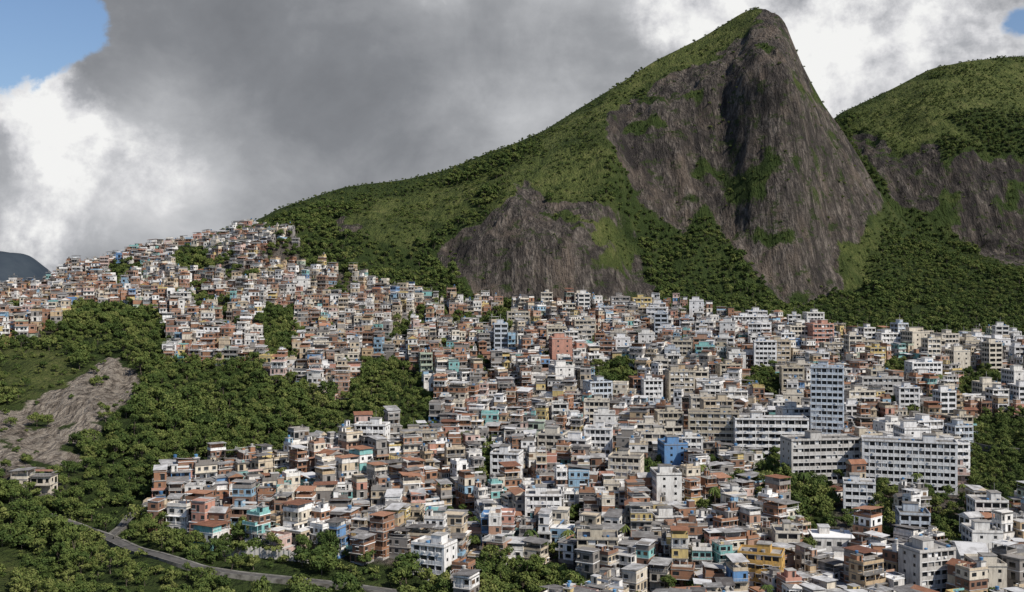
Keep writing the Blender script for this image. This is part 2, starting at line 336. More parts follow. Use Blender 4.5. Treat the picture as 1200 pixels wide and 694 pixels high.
def scatter(name,pts,scl,rot,idx,collection):
    me=bpy.data.meshes.new(name);me.vertices.add(len(pts));me.vertices.foreach_set('co',np.asarray(pts,np.float32).ravel())
    a=me.attributes.new('scl','FLOAT_VECTOR','POINT');a.data.foreach_set('vector',np.asarray(scl,np.float32).ravel())
    a=me.attributes.new('rot','FLOAT_VECTOR','POINT');a.data.foreach_set('vector',np.asarray(rot,np.float32).ravel())
    a=me.attributes.new('idx','INT','POINT');a.data.foreach_set('value',np.asarray(idx,np.int32))
    o=link(bpy.data.objects.new(name,me))
    ng=bpy.data.node_groups.new(name+'_scatter','GeometryNodeTree')
    ng.interface.new_socket(name='Geometry',in_out='INPUT',socket_type='NodeSocketGeometry')
    ng.interface.new_socket(name='Geometry',in_out='OUTPUT',socket_type='NodeSocketGeometry')
    gi=ng.nodes.new('NodeGroupInput');go=ng.nodes.new('NodeGroupOutput');ip=ng.nodes.new('GeometryNodeInstanceOnPoints')
    ci=ng.nodes.new('GeometryNodeCollectionInfo');ci.inputs['Collection'].default_value=collection;ci.inputs['Separate Children'].default_value=True;ci.inputs['Reset Children'].default_value=True
    def na(nm,t):
        n=ng.nodes.new('GeometryNodeInputNamedAttribute');n.data_type=t;n.inputs['Name'].default_value=nm;return [s for s in n.outputs if s.enabled and s.name=='Attribute'][0]
    L=ng.links.new
    L(gi.outputs[0],ip.inputs['Points']);L(ci.outputs[0],ip.inputs['Instance']);ip.inputs['Pick Instance'].default_value=True
    L(na('idx','INT'),ip.inputs['Instance Index']);L(na('rot','FLOAT_VECTOR'),ip.inputs['Rotation']);L(na('scl','FLOAT_VECTOR'),ip.inputs['Scale'])
    L(ip.outputs[0],go.inputs[0])
    md=o.modifiers.new('scatter','NODES');md.node_group=ng;return o
def dist_poly(px,py,pl):
    d=np.full(len(px),1e9)
    for a,b in zip(pl[:-1],pl[1:]):
        ax,ay=a[0],a[1];bx,by=b[0],b[1];L=(bx-ax)**2+(by-ay)**2
        t=np.clip(((px-ax)*(bx-ax)+(py-ay)*(by-ay))/L,0,1)
        d=np.minimum(d,np.hypot(px-ax-t*(bx-ax),py-ay-t*(by-ay)))
    return d
roadw=[locate(*p) for p in [(40,604),(90,622),(130,634),(170,650),(215,664),(260,674),(330,682),(400,690),(470,702)]]
path2=[locate(*p) for p in [(128,634),(140,622),(152,610),(170,598)]]
PALE=[[(-100,640),(70,650),(30,694),(-100,720)],[(90,600),(170,590),(165,612),(100,622)],[(300,655),(520,665),(530,694),(400,684),(300,672)]]
def forest_pts(name,sp,y0,y1,meshes,smul):
    gx,gy=np.meshgrid(np.arange(-740,1150,sp),np.arange(y0,y1,sp))
    px=(gx+rng.uniform(-.48,.48,gx.shape)*sp).ravel();py=(gy+rng.uniform(-.48,.48,gx.shape)*sp).ravel()
    pz=ground(px,py);pu,pv=image_coords(px,py,pz)
    rk_=sample(rock,px,py);ur_=sample(urban_f,px,py);gs_=sample(grass,px,py);tn_=sample(tan,px,py);cl_=sample(cliff,px,py)
    rY=np.interp(pu,cu,CY[:,-1])
    vis=(pu>-130)&(pu<1330)&(pv<760)&((py<rY+12)|((py>1120)&(pu>930)&(py<1615)))
    nz=fbm(px/35,py/35,3,70)+.5*fbm(px/12,py/12,2,72);r=rng.random(len(px))
    dens=np.where(gs_>.4,np.where(nz>.22,.6,.05),np.where(nz<-.5,.35,.98))
    dens=np.where(cl_>.5,.7,dens)
    dens=np.where(rk_>.3,.0,dens)
    dens=np.where(tn_>.2,.02,dens);dens=np.where(ur_>.45,0,dens)
    for P in PALE: dens=np.where(inpoly(pu,pv,P),.25,dens)
    dr=np.minimum(dist_poly(px,py,roadw),dist_poly(px,py+5,roadw));dr=np.minimum(dr,dist_poly(px,py,path2)+2)
    keep=vis&(r<dens)&(dr>5)
    rid=np.where(py<1200,np.clip((rY-py)/60,.38,1),np.clip((1600-py)/60,.4,1))
    s=smul*rng.uniform(.55,1.15,len(px))*np.where(gs_>.4,.5,1)*np.where(cl_>.4,.45,1)*(1+.4*fbm(px/50,py/50,2,75))*rid
    k=np.where(keep)[0]
    rot=np.stack([rng.normal(0,.08,len(k)),rng.normal(0,.08,len(k)),rng.uniform(0,6.28,len(k))],1)
    sc=np.stack([s[k]*rng.uniform(.85,1.15,len(k)),s[k]*rng.uniform(.85,1.15,len(k)),s[k]*rng.uniform(.8,1.2,len(k))],1)
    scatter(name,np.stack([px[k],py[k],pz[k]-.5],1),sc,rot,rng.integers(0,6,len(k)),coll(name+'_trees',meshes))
    print(name,len(k))
forest_pts('forest',5.2,250,700,midt,.84)
forest_pts('mountain_forest',5.0,700,1640,far,.78)
sp=3.6
gx,gy=np.meshgrid(np.arange(-500,900,sp),np.arange(260,1600,sp))
qx=(gx+rng.uniform(-.5,.5,gx.shape)*sp).ravel();qy=(gy+rng.uniform(-.5,.5,gx.shape)*sp).ravel()
qz=ground(qx,qy);qu,qv=image_coords(qx,qy,qz)
gq=sample(grass,qx,qy);rq=sample(rock,qx,qy);uq=sample(urban_f,qx,qy);tq=sample(tan,qx,qy)
nq=fbm(qx/22,qy/22,3,80)
dq=np.where(gq>.4,np.where(nq>0.1,.5,.1),0.03);dq=np.where(rq>.3,np.where(nq>.25,.09,.015),dq);dq=np.where(tq>.2,.04,dq);dq=np.where(uq>.3,.10,dq)
for P in PALE: dq=np.where(inpoly(qu,qv,P),.5,dq)
vq=(qu>-100)&(qu<1300)&(qv<720)&((qy<np.interp(qu,cu,CY[:,-1])+10)|((qy>1120)&(qu>930)))
k=np.where((rng.random(len(qx))<dq)&vq&(dist_poly(qx,qy,roadw)>4)&(dist_poly(qx,qy,path2)>3))[0]
s=rng.uniform(.3,1.0,len(k))
scatter('shrubs',np.stack([qx[k],qy[k],qz[k]-.2],1),np.stack([s,s,s],1),np.stack([0*s,0*s,rng.uniform(0,6.28,len(k))],1),rng.integers(0,3,len(k)),coll('shrub_plants',shr))
print('SHRUBS',len(k))
# ---------------------------------------------------------------- building materials
def obj(m): return m.n('ShaderNodeTexCoord').outputs['Object']
def wallmat(name,stops):
    m=M(name);orn=m.n('ShaderNodeObjectInfo').outputs['Random'];f=m.math('FRACT',m.math('ADD',orn,m.attr('tint')))
    c=m.ramp(f,stops,True);p=m.n('ShaderNodeNewGeometry').outputs['Position']
    c=m.mix(m.rng(m.noise(m.mapv(p,(1.2,1.2,.25)),1.,4,.65),.45,.75,0,.65),c,(.12,.098,.08))
    c=m.mix(m.rng(m.noise(p,.5,3,.6),.5,.8,0,.25),c,(.30,.27,.24))
    return m.out(c,.9,None,.05,.4,.15)
brick=(.31,.158,.092);brick2=(.22,.118,.077);cem=(.27,.25,.23);cem2=(.19,.175,.16)
wall=wallmat('house_wall',[(0,brick),(.14,(.37,.22,.15)),(.21,brick2),(.29,cem),(.38,cem2),(.43,(.52,.43,.31)),(.52,(.63,.56,.45)),(.60,(.70,.67,.62)),(.72,(.79,.77,.74)),(.83,(.46,.34,.21)),(.865,(.25,.39,.50)),(.89,(.56,.43,.18)),(.912,(.20,.42,.40)),(.93,(.45,.23,.17)),(.96,(.52,.37,.32)),(.98,(.37,.43,.33)),(.992,(.12,.25,.45))])
aptw=wallmat('apartment_wall',[(0,(.70,.68,.64)),(.3,(.62,.56,.46)),(.5,(.55,.50,.42)),(.62,(.72,.71,.70)),(.8,(.50,.44,.34)),(.9,(.48,.52,.56))])
def simple(name,cols,scale=.6,rough=.85,bump=False,metal=0,spec=.2):
    m=M(name);p=m.n('ShaderNodeNewGeometry').outputs['Position'];orn=m.n('ShaderNodeObjectInfo').outputs['Random']
    n=m.noise(p,scale,4,.65);f=m.math('ADD',m.math('MULTIPLY',n,.6),m.math('MULTIPLY',m.math('FRACT',m.math('ADD',m.math('MULTIPLY',orn,7.3),m.attr('tint'))),.4))
    c=m.ramp(f,[(.28,cols[0]),(.5,cols[1]),(.7,cols[2])]);b=None
    if bump:
        w=m.n('ShaderNodeTexWave',Scale=1.6);m.set(w,'Vector',obj(m));b=w.outputs[1]
    return m.out(c,rough,b,.08,.6,spec,metal)
slab=simple('concrete_slab',[(.11,.10,.09),(.25,.235,.215),(.46,.44,.41)],.35)
glass=simple('window_glass',[(.008,.009,.010),(.018,.020,.022),(.045,.048,.05)],.8,.25,spec=.4)
fibro=simple('corrugated_roof',[(.09,.08,.075),(.23,.22,.21),(.58,.57,.56)],.3,.8,True)
terra=simple('terracotta_roof',[(.14,.065,.045),(.26,.12,.07),(.36,.19,.12)],.5,.85,True)
tank=simple('water_tank_blue',[(.05,.12,.24),(.08,.19,.34),(.12,.26,.42)],.5,.5)
white=simple('white_trim',[(.50,.49,.47),(.68,.67,.65),(.78,.77,.75)],.4)
tancol=simple('brown_door',[(.08,.05,.03),(.16,.10,.06),(.25,.2,.15)],.8)
MATS=[wall,slab,glass,fibro,terra,tank,white,aptw,tancol]
WALL,SLAB,GLASS,FIB,TER,TANK,WHITE,APT,DOOR=range(9)
class B:
    def __init__(s): s.v=[];s.f=[];s.m=[];s.t=[]
    def box(s,x0,x1,y0,y1,z0,z1,m,t=0.,tilt=0.,tiltx=0.):
        o=len(s.v)
        for z in(z0,z1):
            for x,y in((x0,y0),(x1,y0),(x1,y1),(x0,y1)):
                s.v.append((x,y,z+tilt*(y-y0)+tiltx*(x-x0)))
        s.f+=[(o+3,o+2,o+1,o),(o+4,o+5,o+6,o+7),(o,o+1,o+5,o+4),(o+1,o+2,o+6,o+5),(o+2,o+3,o+7,o+6),(o+3,o,o+4,o+7)]
        s.m+=[m]*6;s.t+=[t]*6
    def cyl(s,x,y,z0,z1,r0,r1,m,n=10):
        o=len(s.v)
        for z,r in((z0,r0),(z1,r1)):
            for i in range(n): s.v.append((x+r*math.cos(2*math.pi*i/n),y+r*math.sin(2*math.pi*i/n),z))
        for i in range(n): s.f.append((o+i,o+(i+1)%n,o+n+(i+1)%n,o+n+i));s.m.append(m);s.t.append(0)
        s.f.append(tuple(o+n+i for i in range(n)));s.m.append(m);s.t.append(0)
    def gable(s,x0,x1,y0,y1,z,h,m,mw,t):
        o=len(s.v);xm=(x0+x1)/2
        s.v+=[(x0,y0,z),(x1,y0,z),(x1,y1,z),(x0,y1,z),(xm,y0,z+h),(xm,y1,z+h),(x0,y0,z+.12),(x1,y0,z+.12),(x1,y1,z+.12),(x0,y1,z+.12),(xm,y0,z+h+.12),(xm,y1,z+h+.12)]
        s.f+=[(o+6,o+10,o+11,o+9),(o+7,o+8,o+11,o+10),(o,o+1,o+4),(o+3,o+5,o+2),(o,o+4,o+10,o+6),(o+1,o+7,o+10,o+4),(o,o+6,o+9,o+3),(o+1,o+2,o+8,o+7)]
        s.m+=[m,m,mw,mw,m,m,m,m];s.t+=[t]*8
    def mesh(s,name):
        me=bpy.data.meshes.new(name);me.from_pydata(s.v,[],s.f)
        for mt in MATS: me.materials.append(mt)
        me.polygons.foreach_set('material_index',s.m);a=me.attributes.new('tint','FLOAT','FACE');a.data.foreach_set('value',s.t);me.update();return me
def win(b,R,x0,x1,y0,y1,z,side,t):
    L=(x1-x0) if side in'fb' else (y1-y0)
    n=max(1,int(L/R.uniform(1.9,2.7)))
    for i in range(n):
        if R.random()<.14: continue
        c=(i+.5)/n*L+R.uniform(-.2,.2);w=R.choice([.5,.65,.8,.95]);zb=z+R.choice([.9,1.0,.1 if R.random()<.5 else 1.0]);zt=z+2.2
        mt=GLASS if R.random()<.88 else DOOR
        fr=WHITE if R.random()<.5 else SLAB
        if side=='f': b.box(x0+c-w,x0+c+w,y0-.03,y0+.1,zb,zt,mt);b.box(x0+c-w-.1,x0+c+w+.1,y0-.14,y0+.05,zb-.12,zb-.003,fr)
        if side=='f' and R.random()<.3: b.box(x0+c-w-.15,x0+c+w+.15,y0-.5,y0+.05,zt+.05,zt+.13,fr)
        if side=='b': b.box(x0+c-w,x0+c+w,y1-.1,y1+.03,zb,zt,mt)
        if side=='l': b.box(x0-.03,x0+.1,y0+c-w,y0+c+w,zb,zt,mt);b.box(x0-.12,x0+.05,y0+c-w-.1,y0+c+w+.1,zb-.12,zb-.003,fr)
        if side=='r': b.box(x1-.1,x1+.03,y0+c-w,y0+c+w,zb,zt,mt);b.box(x1-.05,x1+.12,y0+c-w-.1,y0+c+w+.1,zb-.12,zb-.003,fr)
def tankadd(b,R,x,y,z):
    r=R.uniform(.5,.75)
    b.box(x-r,x+r,y-r,y+r,z,z+.25,SLAB);tm=TANK if R.random()<.33 else SLAB;b.cyl(x,y,z+.25,z+.25+r*1.3,r*.8,r,tm);b.cyl(x,y,z+.253+r*1.3,z+.42+r*1.3,r*1.06,r*.35,tm)
def railing(b,R,x0,x1,y0,y1,z,t,front_only=False):
    k=R.random()
    if k<.55:
        h=R.uniform(.7,1.1);b.box(x0,x1,y0,y0+.12,z,z+h,WALL,t)
        b.box(x0,x0+.12,y0+.123,y1,z,z+h,WALL,t);b.box(x1-.12,x1,y0+.123,y1,z,z+h,WALL,t)
        if not front_only: b.box(x0+.123,x1-.123,y1-.12,y1,z,z+h,WALL,t)
    else:
        b.box(x0,x1,y0,y0+.05,z+.92,z+1.0,WHITE);n=int((x1-x0)/.5)
        for i in range(n+1): xx=x0+(x1-x0-.05)*i/max(1,n);b.box(xx,xx+.05,y0+.003,y0+.047,z,z+.917,WHITE)
        b.box(x0,x0+.05,y0+.053,y1,z+.92,z+1.,WHITE);b.box(x1-.05,x1,y0+.053,y1,z+.92,z+1.,WHITE)
def house(seed,nf=None):
    R=random.Random(seed);b=B()
    W=R.uniform(4.6,8.4);D=R.uniform(5.2,8.2);nf=nf or R.choice([1,2,2,2,3,3,3,4,4]);t0=R.random()*.04
    x0,x1,y0,y1=-W/2,W/2,-D/2,D/2
    b.box(x0,x1,y0,y1,-6,.1,WALL if R.random()<.5 else SLAB,t0);z=.1
    for f in range(nf):
        h=R.uniform(2.6,2.95);t=t0 if R.random()<.68 else R.random()
        recess=0
        if R.random()<.42: recess=R.uniform(1.2,2.2)
        b.box(x0,x1,y0+recess,y1,z,z+h,WALL,t)
        win(b,R,x0,x1,y0+recess,y1,z,'f',t);win(b,R,x0,x1,y0+recess,y1,z,'l',t);win(b,R,x0,x1,y0+recess,y1,z,'r',t);win(b,R,x0,x1,y0,y1,z,'b',t)
        if recess:
            for xx in (x0+.05,(x0+x1)/2-.12,x1-.3): b.box(xx,xx+.25,y0+.1,y0+.35,z,z+h,WALL,t)
            if f>0: railing(b,R,x0+.02,x1-.02,y0-.05,y0+recess,z+.003,t,True)
        z+=h;ov=R.choice([.08,.12,.25,.6 if R.random()<.5 else .15])
        bal=R.uniform(.8,1.3) if (R.random()<.28 and f<nf-1) else ov
        sx=R.choice([.06,.1,.2])
        b.box(x0-sx,x1+sx,y0-bal,y1+.1,z,z+.2,SLAB if R.random()<.75 else WHITE,t);z+=.2
        if bal>.7: railing(b,R,x0-sx+.02,x1+sx-.02,y0-bal+.02,y0-.003,z,t,True)
        if f<nf-1 and R.random()<.45:
            q=R.uniform(.8,2.6)
            if R.random()<.5: x0+=q*.6
            elif R.random()<.5: x1-=q*.6
            else: y0+=q*.7
        if f<nf-1 and x1-x0<3.6: x0-=.4;x1+=.4
    k=R.random()
    if k<.46:
        railing(b,R,x0,x1,y0,y1,z,t0)
        if R.random()<.55:
            a=R.uniform(1.8,2.8);t=R.random() if R.random()<.4 else t0
            xa=x0+.3 if R.random()<.5 else x1-.3-a
            b.box(xa,xa+a,y1-.4-a,y1-.4,z,z+2.2,WALL,t);b.box(xa-.15,xa+a+.15,y1-.55-a,y1-.25,z+2.203,z+2.33,FIB if R.random()<.5 else SLAB);b.box(xa+.5,xa+1.3,y1-.43-a,y1-.35-a,z,z+1.95,GLASS)
            if R.random()<.5: tankadd(b,R,xa+a/2,y1-.4-a/2,z+2.33)
        elif R.random()<.7: tankadd(b,R,R.uniform(x0+1,x1-1),R.uniform(y0+1.5,y1-1),z)
        if R.random()<.4:
            b.box(x0+.5,x1-.5,0,.02,z+1.2,z+1.9,WHITE if R.random()<.5 else WALL,R.random())
        if R.random()<.35:
            b.cyl(x1-.9,y0+.9,z,z+1.4,.04,.04,SLAB,5);b.cyl(x1-.9,y0+.85,z+1.4,z+1.55,.12,.4,WHITE,8)
        for _ in range(R.choice([0,2,4])): # starter columns and stacked materials on the unfinished slab
            cx=R.choice([x0+.2,x1-.45]);cy=R.uniform(y0+.3,y1-.6);b.box(cx,cx+.2,cy,cy+.2,z,z+R.uniform(1.2,2.2),SLAB)
        if R.random()<.3: cx=R.uniform(x0+.6,x1-1.8);b.box(cx,cx+1.1,y0+.5,y0+1.3,z,z+.7,WALL,.02)
    elif k<.78:
        h=R.uniform(2.1,2.6);dd=R.uniform(.35,.6)*(y1-y0)
        for xx in(x0+.05,x1-.25):
            for yy in(y0+.05,y1-.25): b.box(xx,xx+.2,yy,yy+.2,z,z+h,SLAB)
        if R.random()<.6: b.box(x0+.25,x1-.25,y1-dd,y1-.26,z,z+h-.05,WALL,t0 if R.random()<.5 else R.random())
        railing(b,R,x0,x1,y0-.01,y1+.01,z+.003,t0)
        b.box(x0-.4,x1+.4,y0-.5,y1+.4,z+h,z+h+.1,FIB if R.random()<.86 else TER,R.random(),R.uniform(-.06,.12),0)
        if R.random()<.2: tankadd(b,R,R.uniform(x0+1,x1-1),y1-1.2,z+h+.6)
    elif k<.93:
        s=R.uniform(.06,.16)
        b.box(x0,x1,y0,y1,z,z+.5,WALL,t0);b.box(x0-.35,x1+.35,y0-.4,y1+.35,z+.503,z+.6,FIB,R.random(),s if R.random()<.5 else 0,R.uniform(-.1,.1))
    else:
        b.gable(x0-.4,x1+.4,y0-.5,y1+.4,z,R.uniform(1.,1.6),TER if R.random()<.7 else FIB,WALL,t0)
    return b.mesh('favela_house_mesh')
def block(W,D,nf,bay,seed,wm=APT,fh=2.9,pier=.35,span=1.25,rooft=True,balc=False,endblank=True,tint=0.):
    R=random.Random(seed);b=B();x0,x1,y0,y1=-W/2,W/2,-D/2,D/2;H=nf*fh
    b.box(x0,x1,y0,y1,-8,0,SLAB)
    b.box(x0+.5,x1-.5,y0+.5,y1-.5,0,H,GLASS)
    if endblank:
        b.box(x0,x0+.48,y0,y1,0,H,wm,tint);b.box(x1-.48,x1,y0,y1,0,H,wm,tint);ex=.485
        for f in range(nf):
            for yy in (-D*.25,D*.2):
                for xx in (x0-.03,x1-.07): b.box(xx,xx+.1,yy-.5,yy+.5,f*fh+1.1,f*fh+2.1,GLASS)
    else: ex=0
    n=max(1,round((W-2*ex)/bay));bw=(W-2*ex)/n
    for f in range(nf):
        z=f*fh
        b.box(x0+ex,x1-ex,y0+.02,y0+.30,z,z+span,wm,tint);b.box(x0+ex,x1-ex,y1-.30,y1-.02,z,z+span,wm,tint)
        b.box(x0+ex,x1-ex,y0-.06,y0+.49,z-.1,z+.08,WHITE,tint)
        if not endblank:
            b.box(x0+.02,x0+.3,y0+.31,y1-.31,z,z+span,wm,tint);b.box(x1-.3,x1-.02,y0+.31,y1-.31,z,z+span,wm,tint)
        for i in range(n):
            xa=x0+ex+i*bw
            if R.random()<.35: b.box(xa+pier,xa+bw*R.uniform(.5,.95),y0+.4,y0+.445,z+span,z+fh,WHITE if R.random()<.6 else SLAB)
            if R.random()<.18: b.box(xa+bw*.4,xa+bw*.4+.7,y0-.35,y0+.015,z+span-.5,z+span-.05,WHITE)
            if balc and i%2==0:
                b.box(xa+.2,xa+bw*1.0,y0-1.1,y0-.065,z-.08,z+.07,WHITE);b.box(xa+.2,xa+bw,y0-1.1,y0-1.0,z+.073,z+1.0,wm,tint+.0)
    for i in range(n+1):
        xa=min(max(x0+ex+i*bw-pier/2,x0+ex),x1-ex-pier)
        b.box(xa,xa+pier,y0,y0+.49,0,H,wm,tint);b.box(xa,xa+pier,y1-.49,y1,0,H,wm,tint)
    if not endblank:
        m=max(2,round(D/3.5))
        for i in range(1,m):
            ya=y0+D*i/m-pier;b.box(x0,x0+.49,ya,ya+2*pier,0,H,wm,tint);b.box(x1-.49,x1,ya,ya+2*pier,0,H,wm,tint)
    b.box(x0-.15,x1+.15,y0-.15,y1+.15,H,H+.25,SLAB)
    b.box(x0,x1,y0,y0+.15,H+.25,H+1.0,wm,tint);b.box(x0,x1,y1-.15,y1,H+.25,H+1.0,wm,tint);b.box(x0,x0+.15,y0+.153,y1-.153,H+.25,H+1.0,wm,tint);b.box(x1-.15,x1,y0+.153,y1-.153,H+.25,H+1.0,wm,tint)
    if rooft:
        a=min(W*.3,5);c=R.uniform(-W*.25,W*.25)
        b.box(c-a/2,c+a/2,-D*.2,D*.3,H+.25,H+3.0,wm,tint);b.box(c-a/2-.2,c+a/2+.2,-D*.2-.2,D*.3+.2,H+3.003,H+3.2,SLAB)
        for _ in range(3): tankadd(b,R,R.uniform(x0+1.5,x1-1.5),R.uniform(y0+1,-D*.25),H+.25)
        b.box(c,c+.12,.0,.12,H+3.2,H+6.5,SLAB)
    return b
houses=[house(1000+i) for i in range(90)]
lowh=[house(3000+i,1+i%2) for i in range(30)]
mids=[]
for i in range(16):
    R=random.Random(500+i)
    mids.append(block(R.uniform(8,16),R.uniform(8,12),R.choice([3,4,4,5,6]),R.uniform(2.2,3.4),600+i,APT if i%5 else WALL,balc=(i%3==0),endblank=(i%2==0),span=R.uniform(1.,1.4)).mesh('apartment_building_mesh'))
def shedb(W,D,h,roof,seed):
    b=B();b.box(-W/2,W/2,-D/2,D/2,-6,h,APT);R=random.Random(seed)
    n=int(W/3)
    for i in range(n): b.box(-W/2+(i+.3)*W/n,-W/2+(i+.75)*W/n,-D/2-.04,-D/2+.1,h*.45,h*.75,GLASS)
    n=int(D/3)
    for i in range(n):
        b.box(W/2-.1,W/2+.04,-D/2+(i+.3)*D/n,-D/2+(i+.7)*D/n,h*.45,h*.75,GLASS);b.box(-W/2-.04,-W/2+.1,-D/2+(i+.3)*D/n,-D/2+(i+.7)*D/n,h*.45,h*.75,GLASS)
    if roof=='g': b.gable(-W/2-.4,W/2+.4,-D/2-.4,D/2+.4,h+.003,2.,FIB,APT,0)
    else:
        b.box(-W/2-.2,W/2+.2,-D/2-.2,D/2+.2,h+.003,h+.3,WHITE);tankadd(b,R,W*.3,D*.2,h+.3)
        b.box(-W*.3,-W*.05,-1,D*.3,h+.3,h+2.6,WALL,.6)
        b.box(-W*.32,-W*.03,-1.2,D*.32,h+2.603,h+2.8,FIB)
    return b.mesh('warehouse_mesh')
wide=[shedb(16,10,6,'g',1),shedb(14,12,5,'f',2),shedb(20,9,7,'g',3),shedb(12,10,8,'f',4)]
# ---------------------------------------------------------------- landmark buildings
keepout=[];groves=[]
def place(name,b,u,v,ang,W,D,dz=0,front=0):
    x,y,z=locate(u,v);yc=y+D*.4
    me=b if isinstance(b,bpy.types.Mesh) else b.mesh(name+'_mesh')
    o=link(bpy.data.objects.new(name,me));o.location=(x,yc,float(ground(x,yc))+dz-.5);o.rotation_euler[2]=math.radians(ang)
    keepout.append((x,yc,W/2+3.5,D/2+3.5,math.radians(ang)))
    if front: 
        yy=yc-D/2-front/2;keepout.append((x,yy,W/2+2,front/2+3,math.radians(ang)));groves.append((x,yy,W/2,front/2,math.radians(ang)))
    return o
def addm(m): MATS.append(m)
addm(wallmat('white_block_wall',[(0,(.78,.77,.75)),(.5,(.74,.73,.71))]))
addm(wallmat('beige_block_wall',[(0,(.46,.40,.30)),(.5,(.42,.37,.29))]))
addm(wallmat('pale_blue_tower_wall',[(0,(.55,.61,.67)),(.5,(.58,.63,.68))]))
addm(wallmat('yellow_wall',[(0,(.58,.36,.10)),(.5,(.56,.34,.10))]))
addm(wallmat('grey_block_wall',[(0,(.50,.48,.45)),(.5,(.46,.45,.43))]))
place('apartment_block',block(37,11,7,2.4,1,9,2.9,.45,1.25),1069,577,-16,37,11,0,15)
place('apartment_block',block(31,12,6,2.6,2,13,3.0,.25,1.45),965,567,9,31,12,0,12)
place('apartment_block',block(33,11,6,3.0,3,9,3.0,.25,1.2,balc=True),905,540,-4,33,11,0,8)
place('apartment_block',block(23,12,6,2.6,4,10,2.9,.3,1.3),838,531,-8,23,12,0,8)
place('apartment_tower',block(15,12,13,2.5,5,11,2.85,.4,1.1,endblank=False),973,524,-18,15,12,0,4)
for u,v,W,D,nf,m_,an,bl in [(798,475,14,10,6,10,5,0),(898,436,13,10,6,9,-8,0),(1015,423,20,10,4,10,4,0),(1085,450,18,10,4,9,6,0),(607,388,15,10,4,10,4,0),(895,692,14,9,4,12,-20,1),(508,682,12,9,4,9,-25,0),(1092,700,14,10,5,13,20,0),(670,512,15,10,3,9,10,0),(594,574,12,10,5,9,-12,0),(1010,602,12,9,4,9,-15,0),(685,398,14,9,4,10,6,1),(765,480,10,10,5,9,3,0),(855,460,12,10,5,10,5,0),(930,470,12,10,6,10,-6,0),(985,420,22,9,3,10,3,0),(720,395,18,10,3,9,-4,0),(880,392,24,9,4,9,2,0),(1035,470,22,9,4,13,-5,0),(435,530,14,9,4,9,-8,1),(490,540,16,9,4,10,4,1)]:
    place('apartment_building',block(W,D,nf,2.5,int(u),m_,2.85,.4,1.3,balc=bool(bl)),u,v,an,W,D)
def isfree(x,y,mg=0):
    for kx,ky,w,d,a in keepout:
        dx,dy=x-kx,y-ky;lx=dx*math.cos(a)+dy*math.sin(a);ly=-dx*math.sin(a)+dy*math.cos(a)
        if abs(lx)<w+mg and abs(ly)<d+mg: return False
    return True
nt=0
def treeat(x,y,s):
    global nt
    pl=random.random()<.08 and y<620
    o=link(bpy.data.objects.new('palm_tree' if pl else 'broadleaf_tree',random.choice(palms if pl else near)))
    if pl: s=random.uniform(.8,1.15)
    o.scale=(s,s,s*random.uniform(.85,1.1));o.rotation_euler[2]=random.uniform(0,6.28);o.location=(x,y,float(ground(x,y))-.3);nt+=1
for x,y,w,d,a in groves:
    for i in range(int(w*d*4/24)):
        lx,ly=random.uniform(-w,w),random.uniform(-d,d);treeat(x+lx*math.cos(a)-ly*math.sin(a),y+lx*math.sin(a)+ly*math.cos(a),random.uniform(.4,.75))
cands=[]
for _ in range(2600):
    y=random.uniform(330,820);u=random.uniform(560,1290) if random.random()<.85 else random.uniform(0,560)
    cands.append(((u-CU)/F*y,y))
nb=0
for x,y in cands:
    z=float(ground(x,y));u,v=image_coords(x,y,z)
    if sample(urban_f,x,y)<.8: continue
    pr=.32 if (u>640 and v<560) else (.12 if u>900 else .04)
    if random.random()>pr: continue
    if not isfree(x,y,3): continue
    if u>880 and v>560 and random.random()<.6: me=random.choice(wide);nm='warehouse'
    else: me=random.choice(mids);nm='apartment_building'
    bb=[max(vv.co.x for vv in me.vertices),max(vv.co.y for vv in me.vertices)]
    a=math.radians(random.choice([0,0,90])+25*float(fbm(np.array(x/120),np.array(y/120),2,90))+random.uniform(-6,6))
    w,d=(bb[0]*2,bb[1]*2)
    o=link(bpy.data.objects.new(nm,me));o.location=(x,y,z-.8);o.rotation_euler[2]=a;keepout.append((x,y,w/2+1.8,d/2+1.8,a));nb+=1
    if nb>170: break
nh=0
